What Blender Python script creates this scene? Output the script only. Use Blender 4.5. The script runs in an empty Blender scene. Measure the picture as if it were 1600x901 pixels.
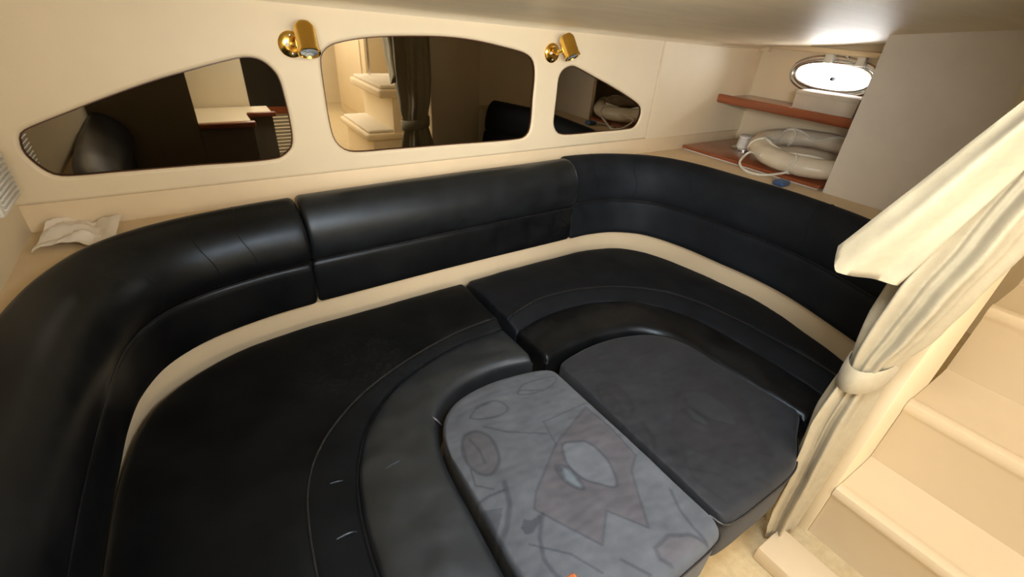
import bpy, bmesh, math, random
from mathutils import Vector, Matrix, noise
random.seed(7)
scene = bpy.context.scene
COL = scene.collection
ZO = 0.42            # the sofa's seat plane stands 0.42 m above the cabin floor; coordinates below are relative to the seat plane

# ------------------------------------------------------------------ camera
R = Matrix(((0.839, 0.236, -0.491), (-0.541, 0.463, -0.702), (0.061, 0.854, 0.516)))
cx = Vector((1221, 344, -714)).normalized()
cz = Vector((85, 1181, 714)).normalized()
cx = (cx - cz * cx.dot(cz)).normalized()
cy = cz.cross(cx)
R = Matrix((cx, cy, cz))
cam_d = bpy.data.cameras.new('camera')
cam_d.sensor_width = 36.0
cam_d.lens = 714.0 / 1600.0 * 36.0
cam_d.clip_start = 0.02
cam = bpy.data.objects.new('camera', cam_d)
COL.objects.link(cam)
cam.matrix_world = Matrix.Translation((0, 0, 0.92 + ZO)) @ R.to_4x4()
scene.camera = cam

# ------------------------------------------------------------------ world, lights, exposure
w = bpy.data.worlds.new('world')
scene.world = w
w.use_nodes = True
bg = w.node_tree.nodes['Background']
bg.inputs[0].default_value = (1.0, 0.98, 0.95, 1)
bg.inputs[1].default_value = 26.0

def area(name, loc, target, sx, sy, power, color):
    l = bpy.data.lights.new(name, 'AREA')
    l.shape = 'RECTANGLE'; l.size = sx; l.size_y = sy
    l.energy = power; l.color = color
    o = bpy.data.objects.new(name, l)
    COL.objects.link(o)
    o.location = Vector(loc) + Vector((0, 0, ZO))
    d = Vector(target) - Vector(loc)
    o.rotation_euler = d.to_track_quat('-Z', 'Y').to_euler()
    return o
area('saloon_windows', (-0.35, -1.0, 1.00), (1.7, 1.2, 0.80), 1.3, 0.42, 2.0, (1.0, 0.98, 0.95))
area('saloon_far_windows', (0.0, -2.6, 0.87), (1.0, 1.5, 0.90), 2.0, 0.44, 46.0, (1.0, 0.98, 0.94))
door = area('behind_camera_fill', (0.02, -0.22, 0.99), (1.5, 1.5, 0.78), 0.6, 0.22, 6.5, (1.0, 0.98, 0.95))  # unseen fill lamp added behind the camera to brighten locker panel and right wall
door.data.spread = math.radians(85)
hatch = area('deck_hatch_daylight', (0.50, 0.08, 1.03), (0.60, 0.20, 0.0), 0.40, 0.26, 14.0, (0.88, 0.94, 1.0))
hatch.data.spread = math.radians(160)
area('saloon_daylight', (1.0, -3.1, 1.40), (1.0, -3.1, 0), 2.2, 1.8, 135.0, (1.0, 0.98, 0.95))

scene.view_settings.view_transform = 'Standard'
scene.view_settings.look = 'None'
scene.view_settings.exposure = 0.0
scene.view_settings.gamma = 1.0
scene.view_settings.use_curve_mapping = False

# ------------------------------------------------------------------ materials
def new_mat(name):
    m = bpy.data.materials.new(name)
    m.use_nodes = True
    nt = m.node_tree
    return m, nt, nt.nodes['Principled BSDF']

def mat(name, col, rough=0.5, spec=0.5, metal=0.0, var=0.0, vscale=6.0, bump=0.0, bscale=300.0, bdist=0.001,
        col2=None, sheen=0.0, coat=0.0, detail=4.0, rvar=0.0, stretch=None, dust=0.0):
    m, nt, b = new_mat(name)
    b.inputs['Base Color'].default_value = (*col, 1)
    b.inputs['Roughness'].default_value = rough
    b.inputs['Specular IOR Level'].default_value = spec
    b.inputs['Metallic'].default_value = metal
    if 'leather' in name or 'velour' in name or 'charcoal' in name:
        b.inputs['Specular Tint'].default_value = (0.74, 0.86, 1.0, 1)
    if sheen:
        b.inputs['Sheen Weight'].default_value = sheen
        b.inputs['Sheen Roughness'].default_value = 0.4
    if coat: b.inputs['Coat Weight'].default_value = coat
    tc = nt.nodes.new('ShaderNodeTexCoord')
    vec = tc.outputs['Object']
    if stretch:
        mp = nt.nodes.new('ShaderNodeMapping')
        mp.inputs['Scale'].default_value = stretch
        nt.links.new(vec, mp.inputs['Vector']); vec = mp.outputs['Vector']
    if var or col2:
        n = nt.nodes.new('ShaderNodeTexNoise')
        n.inputs['Scale'].default_value = vscale
        n.inputs['Detail'].default_value = detail
        n.inputs['Roughness'].default_value = 0.6
        nt.links.new(vec, n.inputs['Vector'])
        cr = nt.nodes.new('ShaderNodeValToRGB')
        a = col if col2 else tuple(c * (1 - var) for c in col)
        c2 = col2 if col2 else tuple(min(1, c * (1 + var)) for c in col)
        cr.color_ramp.elements[0].color = (*a, 1); cr.color_ramp.elements[0].position = 0.35
        cr.color_ramp.elements[1].color = (*c2, 1); cr.color_ramp.elements[1].position = 0.68
        nt.links.new(n.outputs['Fac'], cr.inputs['Fac'])
        nt.links.new(cr.outputs['Color'], b.inputs['Base Color'])
        if rvar:
            mr = nt.nodes.new('ShaderNodeMapRange')
            mr.inputs['To Min'].default_value = rough - rvar
            mr.inputs['To Max'].default_value = rough + rvar
            nt.links.new(n.outputs['Fac'], mr.inputs['Value'])
            nt.links.new(mr.outputs['Result'], b.inputs['Roughness'])
    if dust:
        nd = nt.nodes.new('ShaderNodeTexNoise'); nd.inputs['Scale'].default_value = 3.2; nd.inputs['Detail'].default_value = 6
        nt.links.new(tc.outputs['Object'], nd.inputs['Vector'])
        nf = nt.nodes.new('ShaderNodeTexNoise'); nf.inputs['Scale'].default_value = 90; nf.inputs['Detail'].default_value = 4
        nt.links.new(tc.outputs['Object'], nf.inputs['Vector'])
        r1 = nt.nodes.new('ShaderNodeMapRange'); r1.inputs['From Min'].default_value = 0.52; r1.inputs['From Max'].default_value = 0.72
        r2 = nt.nodes.new('ShaderNodeMapRange'); r2.inputs['From Min'].default_value = 0.45; r2.inputs['From Max'].default_value = 0.75
        nt.links.new(nd.outputs['Fac'], r1.inputs['Value']); nt.links.new(nf.outputs['Fac'], r2.inputs['Value'])
        mu = nt.nodes.new('ShaderNodeMath'); mu.operation = 'MULTIPLY'
        nt.links.new(r1.outputs[0], mu.inputs[0]); nt.links.new(r2.outputs[0], mu.inputs[1])
        mu2 = nt.nodes.new('ShaderNodeMath'); mu2.operation = 'MULTIPLY'; mu2.inputs[1].default_value = dust
        nt.links.new(mu.outputs[0], mu2.inputs[0])
        dm = nt.nodes.new('ShaderNodeMix'); dm.data_type = 'RGBA'
        nt.links.new(mu2.outputs[0], dm.inputs['Factor'])
        src = b.inputs['Base Color'].links[0].from_socket
        nt.links.new(src, dm.inputs['A']); dm.inputs['B'].default_value = (0.16, 0.16, 0.15, 1)
        nt.links.new(dm.outputs['Result'], b.inputs['Base Color'])
    if bump:
        n2 = nt.nodes.new('ShaderNodeTexNoise')
        n2.inputs['Scale'].default_value = bscale
        n2.inputs['Detail'].default_value = 3
        nt.links.new(vec, n2.inputs['Vector'])
        bp = nt.nodes.new('ShaderNodeBump')
        bp.inputs['Strength'].default_value = bump
        bp.inputs['Distance'].default_value = bdist
        nt.links.new(n2.outputs['Fac'], bp.inputs['Height'])
        nt.links.new(bp.outputs['Normal'], b.inputs['Normal'])
    return m

CREAM = mat('cream_vinyl', (0.78, 0.66, 0.46), 0.5, 0.4, var=0.03, vscale=3, bump=0.15, bscale=500)
TRIMC = mat('cream_trim', (0.80, 0.64, 0.42), 0.5, 0.4, var=0.04, vscale=4, bump=0.1, bscale=400)
LEDGE = mat('ledge_vinyl', (0.72, 0.56, 0.35), 0.6, 0.3, var=0.06, vscale=5, bump=0.3, bscale=350)
CEIL = mat('ceiling_vinyl', (0.86, 0.76, 0.57), 0.48, 0.4, var=0.05, vscale=3, bump=0.12, bscale=60, stretch=(1, 6, 1))
PANEL = mat('grey_beige_panel', (0.72, 0.64, 0.53), 0.75, 0.2, var=0.05, vscale=4, bump=0.3, bscale=600)
BULK = mat('bulkhead_laminate', (0.16, 0.13, 0.085), 0.6, 0.3, var=0.05, vscale=4)
STRIP = mat('seat_surround_gelcoat', (0.74, 0.60, 0.40), 0.5, 0.4, var=0.03, vscale=3)
GEL = mat('cream_gelcoat', (0.64, 0.53, 0.37), 0.32, 0.5, var=0.02, vscale=2)
CARPET = mat('beige_carpet', (0.62, 0.50, 0.30), 0.95, 0.1, col2=(0.72, 0.60, 0.38), vscale=40, bump=0.8, bscale=700, bdist=0.004)
LEATHER = mat('black_leather', (0.0035, 0.0036, 0.004), 0.36, 0.32, col2=(0.0075, 0.008, 0.0085), vscale=9, bump=0.12, bscale=260, bdist=0.0008, rvar=0.10, dust=0.07)
LEATHERS = mat('worn_black_leather', (0.006, 0.0068, 0.0075), 0.40, 0.55, col2=(0.011, 0.0125, 0.014), vscale=12, bump=0.12, bscale=180, bdist=0.001, rvar=0.06, dust=0.05)
ROLL = mat('highlight_roll_leather', (0.012, 0.014, 0.016), 0.40, 0.85, col2=(0.022, 0.025, 0.028), vscale=12, bump=0.14, bscale=150, bdist=0.001, rvar=0.06, dust=0.04)  # same black leather, base colour raised to carry the left roll's highlight
FABRIC = mat('charcoal_fabric', (0.006, 0.0068, 0.0085), 0.6, 0.25, col2=(0.010, 0.0115, 0.014), vscale=14, bump=0.4, bscale=700)
VELVET = mat('black_velour', (0.0025, 0.0027, 0.003), 0.55, 0.18, col2=(0.006, 0.0065, 0.007), vscale=7, bump=0.3, bscale=600, dust=0.07)
PIPING = mat('black_piping', (0.012, 0.012, 0.013), 0.35, 0.6, var=0.3, vscale=60)
BRASS = mat('polished_brass', (0.80, 0.52, 0.12), 0.16, 0.5, 1.0, var=0.06, vscale=30)
CHROME = mat('brushed_steel', (0.70, 0.70, 0.70), 0.2, 0.5, 1.0)
MAHOG = mat('varnished_mahogany', (0.20, 0.045, 0.014), 0.28, 0.5, col2=(0.34, 0.095, 0.03), vscale=14, stretch=(1, 0.12, 2), coat=0.4)
CURT = mat('cream_curtain', (0.37, 0.315, 0.21), 0.75, 0.25, var=0.06, vscale=30, bump=0.35, bscale=500, sheen=0.15)
WHITEP = mat('white_plastic', (0.78, 0.76, 0.70), 0.4, 0.5, var=0.04, vscale=8)
PAPER = mat('white_tissue', (0.86, 0.78, 0.66), 0.9, 0.1, var=0.04, vscale=12, bump=0.5, bscale=90, bdist=0.003)
RINGM = mat('cream_vinyl_ring', (0.62, 0.53, 0.40), 0.38, 0.5, col2=(0.72, 0.63, 0.48), vscale=8, bump=0.2, bscale=40, bdist=0.003)
ROPE = mat('white_rope', (0.72, 0.68, 0.58), 0.8, 0.2, var=0.15, vscale=200, bump=0.6, bscale=400)
BOXM = mat('beige_card', (0.62, 0.55, 0.44), 0.7, 0.3, var=0.05, vscale=10)
BLUE = mat('blue_plastic', (0.05, 0.10, 0.22), 0.4, 0.5, var=0.1)
DARK = mat('dark_plastic', (0.02, 0.02, 0.02), 0.5, 0.4, var=0.2)
EDGE = mat('bronze_mirror_edge', (0.10, 0.045, 0.025), 0.3, 0.5, var=0.1)
PADM = mat('white_carpet_pad', (0.85, 0.80, 0.68), 0.9, 0.1, var=0.06, vscale=60, bump=0.5, bscale=500)
GREYL = mat('grey_louvre', (0.34, 0.34, 0.33), 0.4, 0.5, var=0.06)
PICT = mat('cream_print', (0.75, 0.66, 0.45), 0.5, 0.4, col2=(0.62, 0.50, 0.30), vscale=18)
SALON = mat('saloon_cream', (0.86, 0.74, 0.52), 0.5, 0.4, var=0.03, vscale=3)

def mirror_mat():
    m, nt, b = new_mat('bronze_mirror')
    b.inputs['Base Color'].default_value = (0.31, 0.275, 0.22, 1)
    b.inputs['Metallic'].default_value = 1.0
    b.inputs['Roughness'].default_value = 0.015
    return m
MIRROR = mirror_mat()

def glass_mat(name):
    m, nt, b = new_mat(name)
    tr = nt.nodes.new('ShaderNodeBsdfTransparent'); gl = nt.nodes.new('ShaderNodeBsdfGlossy')
    gl.inputs['Roughness'].default_value = 0.03
    fr = nt.nodes.new('ShaderNodeFresnel'); fr.inputs['IOR'].default_value = 1.45
    mx = nt.nodes.new('ShaderNodeMixShader')
    nt.links.new(fr.outputs[0], mx.inputs[0]); nt.links.new(tr.outputs[0], mx.inputs[1]); nt.links.new(gl.outputs[0], mx.inputs[2])
    nt.links.new(mx.outputs[0], nt.nodes['Material Output'].inputs['Surface'])
    return m
GLASS = glass_mat('window_glass')

def lens_mat():
    m, nt, b = new_mat('halogen_lens')
    b.inputs['Base Color'].default_value = (0.55, 0.68, 0.80, 1)
    b.inputs['Metallic'].default_value = 0.6
    b.inputs['Roughness'].default_value = 0.12
    tc = nt.nodes.new('ShaderNodeTexCoord')
    v = nt.nodes.new('ShaderNodeTexVoronoi'); v.inputs['Scale'].default_value = 140
    nt.links.new(tc.outputs['Object'], v.inputs['Vector'])
    bp = nt.nodes.new('ShaderNodeBump'); bp.inputs['Strength'].default_value = 0.6; bp.inputs['Distance'].default_value = 0.002
    nt.links.new(v.outputs['Distance'], bp.inputs['Height'])
    nt.links.new(bp.outputs['Normal'], b.inputs['Normal'])
    return m
LENS = lens_mat()

def printed_fabric(name, contrast):
    m, nt, b = new_mat(name)
    b.inputs['Roughness'].default_value = 0.62
    b.inputs['Specular IOR Level'].default_value = 0.25
    b.inputs['Sheen Weight'].default_value = 0.08
    b.inputs['Sheen Roughness'].default_value = 0.45
    at = nt.nodes.new('ShaderNodeAttribute'); at.attribute_name = 'print'
    tc = nt.nodes.new('ShaderNodeTexCoord')
    n = nt.nodes.new('ShaderNodeTexNoise'); n.inputs['Scale'].default_value = 18; n.inputs['Detail'].default_value = 5
    nt.links.new(tc.outputs['Object'], n.inputs['Vector'])
    mr = nt.nodes.new('ShaderNodeMapRange')
    mr.inputs['To Min'].default_value = 0.65; mr.inputs['To Max'].default_value = 1.35
    nt.links.new(n.outputs['Fac'], mr.inputs['Value'])
    mx = nt.nodes.new('ShaderNodeVectorMath'); mx.operation = 'SCALE'
    nt.links.new(at.outputs['Color'], mx.inputs[0])
    nt.links.new(mr.outputs['Result'], mx.inputs['Scale'])
    nt.links.new(mx.outputs['Vector'], b.inputs['Base Color'])
    n2 = nt.nodes.new('ShaderNodeTexNoise'); n2.inputs['Scale'].default_value = 800
    nt.links.new(tc.outputs['Object'], n2.inputs['Vector'])
    bp = nt.nodes.new('ShaderNodeBump'); bp.inputs['Strength'].default_value = 0.4; bp.inputs['Distance'].default_value = 0.001
    nt.links.new(n2.outputs['Fac'], bp.inputs['Height'])
    nt.links.new(bp.outputs['Normal'], b.inputs['Normal'])
    return m
PRINT = printed_fabric('printed_charcoal_fabric', 1.0)

# ------------------------------------------------------------------ mesh helpers
class MB:
    def __init__(self): self.v = []; self.f = []
    def add(self, vs, fs):
        o = len(self.v)
        self.v += [Vector(p) for p in vs]
        self.f += [tuple(i + o for i in f) for f in fs]
        return self
    def box(self, x0, x1, y0, y1, z0, z1, bev=0.0, seg=2, M=None):
        bm = bmesh.new()
        bmesh.ops.create_cube(bm, size=1.0)
        for v in bm.verts:
            v.co = Vector(((x0 + x1) / 2 + v.co.x * (x1 - x0), (y0 + y1) / 2 + v.co.y * (y1 - y0), (z0 + z1) / 2 + v.co.z * (z1 - z0)))
        if bev:
            bmesh.ops.bevel(bm, geom=list(bm.edges), offset=bev, segments=seg, affect='EDGES', profile=0.5)
        if M is not None: bmesh.ops.transform(bm, matrix=M, verts=bm.verts)
        bm.verts.index_update()
        self.add([v.co.copy() for v in bm.verts], [[v.index for v in f.verts] for f in bm.faces])
        bm.free()
        return self
    def prism(self, poly, z0, z1):
        n = len(poly)
        vs = [(x, y, z0) for x, y in poly] + [(x, y, z1) for x, y in poly]
        fs = [tuple(range(n))[::-1], tuple(range(n, 2 * n))] + [(i, (i + 1) % n, n + (i + 1) % n, n + i) for i in range(n)]
        return self.add(vs, fs)
    def grid(self, rows, close_u=False, close_v=False):
        nu = len(rows); nv = len(rows[0])
        vs = [p for r in rows for p in r]
        fs = []
        for i in range(nu if close_u else nu - 1):
            for j in range(nv if close_v else nv - 1):
                a = i * nv + j; b_ = i * nv + (j + 1) % nv
                c = ((i + 1) % nu) * nv + (j + 1) % nv; d = ((i + 1) % nu) * nv + j
                fs.append((a, b_, c, d))
        return self.add(vs, fs)
    def tube(self, pts, r, n=8, closed=False, caps=True):
        pts = [Vector(p) for p in pts]
        N = len(pts)
        t = (pts[1] - pts[0]).normalized()
        up = Vector((0, 0, 1)) if abs(t.z) < 0.9 else Vector((1, 0, 0))
        nrm = (up - t * up.dot(t)).normalized()
        rows = []
        for i in range(N):
            if closed: t = (pts[(i + 1) % N] - pts[i - 1]).normalized()
            else: t = (pts[min(i + 1, N - 1)] - pts[max(i - 1, 0)]).normalized()
            nrm = (nrm - t * nrm.dot(t)).normalized()
            bn = t.cross(nrm)
            rr = r[i] if isinstance(r, (list, tuple)) else r
            rows.append([pts[i] + (nrm * math.cos(a) + bn * math.sin(a)) * rr for a in [2 * math.pi * k / n for k in range(n)]])
        o = len(self.v)
        self.grid(rows, close_u=closed, close_v=True)
        if caps and not closed:
            self.f.append(tuple(o + k for k in range(n))[::-1])
            self.f.append(tuple(o + (N - 1) * n + k for k in range(n)))
        return self
    def lathe(self, prof, origin, axis, n=24):
        axis = Vector(axis).normalized()
        up = Vector((0, 0, 1)) if abs(axis.z) < 0.9 else Vector((1, 0, 0))
        a = (up - axis * up.dot(axis)).normalized(); b_ = axis.cross(a)
        rows = []
        for (r, h) in prof:
            rows.append([Vector(origin) + axis * h + (a * math.cos(t) + b_ * math.sin(t)) * r for t in [2 * math.pi * k / n for k in range(n)]])
        o = len(self.v)
        self.grid(rows, close_v=True)
        self.f.append(tuple(o + k for k in range(n))[::-1])
        self.f.append(tuple(o + (len(prof) - 1) * n + k for k in range(n)))
        return self
    def build(self, name, material, parent=None, smooth=True, label=None, angle=40):
        vs = self.v
        lo = Vector((min(p.x for p in vs), min(p.y for p in vs), min(p.z for p in vs)))
        hi = Vector((max(p.x for p in vs), max(p.y for p in vs), max(p.z for p in vs)))
        org = Vector(((lo.x + hi.x) / 2, (lo.y + hi.y) / 2, lo.z))
        me = bpy.data.meshes.new(name)
        me.from_pydata([p - org for p in vs], [], self.f)
        me.validate()
        bm = bmesh.new(); bm.from_mesh(me)
        bmesh.ops.recalc_face_normals(bm, faces=bm.faces)
        bm.to_mesh(me); bm.free()
        if smooth:
            me.polygons.foreach_set('use_smooth', [True] * len(me.polygons))
            try: me.set_sharp_from_angle(angle=math.radians(angle))
            except Exception: pass
        me.materials.append(material)
        o = bpy.data.objects.new(name, me)
        COL.objects.link(o)
        world = org + Vector((0, 0, ZO))
        o['org'] = world[:]
        if parent is not None:
            o.parent = parent
            o.location = world - Vector(parent['org'])
        else:
            o.location = world
        if label: o['label'] = label
        return o

def tag(o, label=None, cat=None, group=None, kind=None):
    if label: o['label'] = label
    if cat: o['category'] = cat
    if group: o['group'] = group
    if kind: o['kind'] = kind
    return o

def thing(name, loc, label, cat, group=None):
    e = bpy.data.objects.new(name, None)
    e.empty_display_size = 0.05
    COL.objects.link(e)
    p = Vector(loc) + Vector((0, 0, ZO))
    e.location = p; e['org'] = p[:]
    return tag(e, label, cat, group)

def struct(o, label=None):
    o['kind'] = 'structure'
    if label: o['label'] = label
    return o

def cat_rom(pts, n):
    """resample a smooth curve through pts into n points, even arc length"""
    P = [Vector((*p, 0)) if len(p) == 2 else Vector(p) for p in pts]
    dense = []
    ext = [P[0] * 2 - P[1]] + P + [P[-1] * 2 - P[-2]]
    for i in range(1, len(ext) - 2):
        p0, p1, p2, p3 = ext[i - 1:i + 3]
        d1 = max((p2 - p1).length, 1e-6); d0 = max((p1 - p0).length, 1e-6); d2 = max((p3 - p2).length, 1e-6)
        m1 = (p2 - p0) / (d0 + d1) * d1; m2 = (p3 - p1) / (d1 + d2) * d1
        for k in range(24):
            t = k / 24
            dense.append((2*t**3 - 3*t**2 + 1) * p1 + (t**3 - 2*t**2 + t) * m1 + (-2*t**3 + 3*t**2) * p2 + (t**3 - t**2) * m2)
    dense.append(P[-1])
    L = [0]
    for a, b_ in zip(dense, dense[1:]): L.append(L[-1] + (b_ - a).length)
    out = []; j = 0
    for k in range(n):
        s = L[-1] * k / (n - 1)
        while j < len(L) - 2 and L[j + 1] < s: j += 1
        q = (s - L[j]) / max(L[j + 1] - L[j], 1e-9)
        out.append(dense[j].lerp(dense[j + 1], min(max(q, 0), 1)))
    return out

def plen(P): return sum((b_ - a).length for a, b_ in zip(P, P[1:]))

def pad(A, B, nu, nv, z0, z1, r, thick, puff=0.0, wr=0.0, wscale=9.0, seed=0.0, redge=None, rends=None):
    """upholstered slab whose top spans boundary curves A (v=0) and B (v=1); rounded rim, sides down to -thick"""
    ra = redge if redge else (r, r)      # rim radius at v=0 and v=1
    re = rends if rends else (r, r)      # rim radius at u=0 and u=1
    A0 = cat_rom(A, 400); B0 = cat_rom(B, 400)
    la = (plen(A0) + plen(B0)) / 2
    us = [0, .08, .25, .5, .75, 1]
    su = sorted(set([re[0] * x / la for x in us] + [1 - re[1] * x / la for x in us] +
                    [re[0] / la + (1 - (re[0] + re[1]) / la) * k / nu for k in range(nu + 1)]))
    def at(P, u):
        q = u * (len(P) - 1); i = min(int(q), len(P) - 2)
        return P[i].lerp(P[i + 1], q - i)
    rows = []
    for u in su:
        a = at(A0, u); b_ = at(B0, u); d = (b_ - a).length
        fa = min(ra[0], d * .45); fb = min(ra[1], d * .45)
        sv = [fa * x / d for x in us[:-1]] + [fa / d + (1 - (fa + fb) / d) * k / nv for k in range(nv + 1)] + [1 - fb * x / d for x in us[:-1]][::-1]
        row = []
        du0 = u * la; du1 = (1 - u) * la
        for v in sv:
            dv0 = v * d; dv1 = (1 - v) * d
            ku = max(1 - du0 / re[0] if re[0] else 0, 1 - du1 / re[1] if re[1] else 0, 0)
            kv = max(1 - dv0 / fa if fa else 0, 1 - dv1 / fb if fb else 0, 0)
            rad = max(r, 0.001)
            if fa and dv0 < fa: rad = fa
            if fb and dv1 < fb: rad = fb
            if re[0] and du0 < re[0]: rad = max(rad, re[0])
            k = min(math.hypot(ku, kv), 1)
            z = z0 + (z1 - z0) * v - rad * (1 - math.sqrt(max(0, 1 - k * k)))
            e = (math.sin(math.pi * u) * math.sin(math.pi * v))
            z += puff * max(e, 0) ** 0.5
            p = a.lerp(b_, v)
            if wr: z += 0.25 * wr * (1 - k) * noise.noise(Vector((p.x * 34 + seed, p.y * 60, seed)))
            if wr: z += wr * (1 - k) * noise.noise(Vector((p.x * wscale + seed, p.y * wscale, seed)))
            row.append(Vector((p.x, p.y, z)))
        rows.append(row)
    m = MB().grid(rows)
    m.ntop = len(m.v)
    nu_, nv_ = len(rows), len(rows[0])
    loop = [i * nv_ for i in range(nu_)] + [(nu_ - 1) * nv_ + j for j in range(1, nv_)] + [i * nv_ + nv_ - 1 for i in range(nu_ - 2, -1, -1)] + [j for j in range(nv_ - 2, 0, -1)]
    o = len(m.v)
    prev = loop
    for frac, inset in ((0.5, -0.004), (1.0, 0.0)):
        cur = []
        for i in loop:
            p = m.v[i].copy(); zt = z0 - max(ra[0], ra[1], re[0])
            p.z = zt - (thick + zt) * frac if False else p.z + (-thick - p.z) * frac
            cur.append(len(m.v)); m.v.append(p)
        n = len(loop)
        for k in range(n):
            m.f.append((prev[k], prev[(k + 1) % n], cur[(k + 1) % n], cur[k]))
        prev = cur
    # underside as strips between the two long sides
    m.f.append(tuple(prev))
    return m

def sweep(path, prof, close=True, taper=0.012, inset=0.90):
    """profile (outward offset, z) swept along a plan path; outward = left of travel is room, right is wall"""
    n = len(path)
    rows = []
    c = (sum(p[0] for p in prof) / len(prof), sum(p[1] for p in prof) / len(prof))
    for i in range(n):
        t = (path[min(i + 1, n - 1)] - path[max(i - 1, 0)]).normalized()
        out = Vector((-t.y, t.x, 0))
        rows.append([Vector((path[i].x, path[i].y, 0)) + out * o + Vector((0, 0, z)) for o, z in prof])
    def shrunk(row, s, shift):
        cc = sum(row, Vector()) / len(row)
        return [cc + (p - cc) * s + shift for p in row]
    t0 = (path[0] - path[1]).normalized(); t1 = (path[-1] - path[-2]).normalized()
    a1 = shrunk(rows[0], 0.97, t0 * taper * .6); a2 = shrunk(rows[0], inset, t0 * taper)
    b1 = shrunk(rows[-1], 0.97, t1 * taper * .6); b2 = shrunk(rows[-1], inset, t1 * taper)
    rows = [a2, a1] + rows + [b1, b2]
    m = MB().grid(rows, close_v=close)
    k = len(prof)
    m.f.append(tuple(range(k))[::-1])
    m.f.append(tuple((len(rows) - 1) * k + j for j in range(k)))
    return m

def offset_path(path, o):
    n = len(path); out = []
    for i in range(n):
        t = (path[min(i + 1, n - 1)] - path[max(i - 1, 0)]).normalized()
        out.append(path[i] + Vector((-t.y, t.x, 0)) * o)
    return out

def prof_smooth(P, n):
    q = cat_rom([(a, b_, 0) for a, b_ in P], n)
    return [(p.x, p.y) for p in q]

# ------------------------------------------------------------------ the setting
WY = 1.556       # plane of the mirror glass
def ceil_z(x, y):
    return 0.925 + 0.105 * (1.56 - y) - 0.033 * max(x, 0) - 0.006 * max(x, 0) ** 2 * 0

m = MB(); m.box(-1.6, 3.3, -4.6, 1.62, -0.45, -0.42)
struct(m.build('floor', CARPET, smooth=False))

# ceiling of the cabin, cambered towards the hull, with a soft cove into the mirror wall
rows = []
for i in range(33):
    x = -0.5 + 3.15 * i / 32
    r = []
    for j in range(21):
        y = -0.08 + (1.50 + 0.08) * j / 20
        r.append(Vector((x, y, ceil_z(x, y))))
    for k in range(1, 7):
        a = k / 6 * math.pi / 2
        y = 1.50 + 0.06 * math.sin(a)
        r.append(Vector((x, y, ceil_z(x, 1.5) - 0.045 * (1 - math.cos(a)))))
    rows.append(r)
m = MB().grid(rows)
n0 = len(m.v)
m.add([(p.x, p.y, max(p.z, 0) + 0.05 + 0.02) for p in [rows[0][0], rows[0][-1], rows[-1][-1], rows[-1][0]]], [(0, 1, 2, 3)])
struct(m.build('ceiling', CEIL))

m = MB()
for bx_ in ((0.25, 0.29, -0.07, 0.25), (0.71, 0.75, -0.07, 0.25), (0.29, 0.71, -0.08, -0.06), (0.29, 0.71, 0.22, 0.25)):
    m.box(*bx_, 1.03, 1.09, 0.004)
struct(m.build('window_2', CREAM), 'cream frame of the deck hatch overhead')

# backing wall, lower trim, then padded panels with cut-outs for the mirrors
m = MB(); m.box(-0.55, 2.7, 1.585, 1.62, -0.42, 1.05)
wall = struct(m.build('wall_back', CREAM, smooth=False), 'cream bulkhead with three mirror cut-outs')

MIR = {
 'left': [(-0.364,0.593),(-0.356,0.606),(-0.339,0.616),(-0.260,0.647),(-0.169,0.681),(-0.070,0.715),(0.020,0.741),(0.113,0.765),(0.146,0.771),(0.178,0.768),(0.204,0.751),(0.223,0.721),(0.230,0.665),(0.233,0.600),(0.230,0.544),(0.217,0.516),(0.175,0.493),(-0.043,0.494),(-0.214,0.495),(-0.310,0.496),(-0.336,0.504),(-0.358,0.533),(-0.368,0.562)],
 'mid': [(0.346,0.773),(0.356,0.789),(0.380,0.806),(0.443,0.821),(0.513,0.830),(0.624,0.836),(0.758,0.837),(0.866,0.829),(0.984,0.811),(1.068,0.794),(1.105,0.772),(1.120,0.729),(1.120,0.634),(1.120,0.540),(1.109,0.503),(1.073,0.486),(0.753,0.488),(0.534,0.490),(0.416,0.492),(0.380,0.503),(0.354,0.536),(0.345,0.596),(0.343,0.685),(0.343,0.738)],
 'right': [(1.238,0.533),(1.236,0.583),(1.237,0.653),(1.239,0.710),(1.257,0.738),(1.297,0.752),(1.335,0.744),(1.427,0.711),(1.514,0.680),(1.607,0.644),(1.710,0.599),(1.741,0.575),(1.747,0.541),(1.729,0.500),(1.700,0.487),(1.474,0.485),(1.309,0.486),(1.262,0.498)],
}
def closed_smooth(P, n):
    q = cat_rom(P[-3:] + P + P[:3], 800)
    # keep the part between the first and the last point of P
    a = min(range(400), key=lambda i: (q[i] - Vector((*P[0], 0))).length)
    b_ = min(range(400, 800), key=lambda i: (q[i] - Vector((*P[0], 0))).length)
    s = q[a:b_]
    return [s[int(i * len(s) / n)] for i in range(n)]

def flat_panel(loops, thick, bev):
    cu = bpy.data.curves.new('outline', 'CURVE')
    cu.dimensions = '2D'; cu.fill_mode = 'BOTH'
    cu.extrude = thick / 2 - bev; cu.bevel_depth = bev; cu.bevel_resolution = 3; cu.offset = -bev
    for lp in loops:
        s = cu.splines.new('POLY'); s.points.add(len(lp) - 1); s.use_cyclic_u = True
        for pt, p in zip(s.points, lp): pt.co = (p[0], p[1], 0, 1)
    o = bpy.data.objects.new('outline', cu); COL.objects.link(o)
    dg = bpy.context.evaluated_depsgraph_get()
    me = bpy.data.meshes.new_from_object(o.evaluated_get(dg))
    vs = [v.co.copy() for v in me.vertices]; fs = [tuple(p.vertices) for p in me.polygons]
    bpy.data.objects.remove(o); bpy.data.curves.remove(cu); bpy.data.meshes.remove(me)
    return vs, fs

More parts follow.
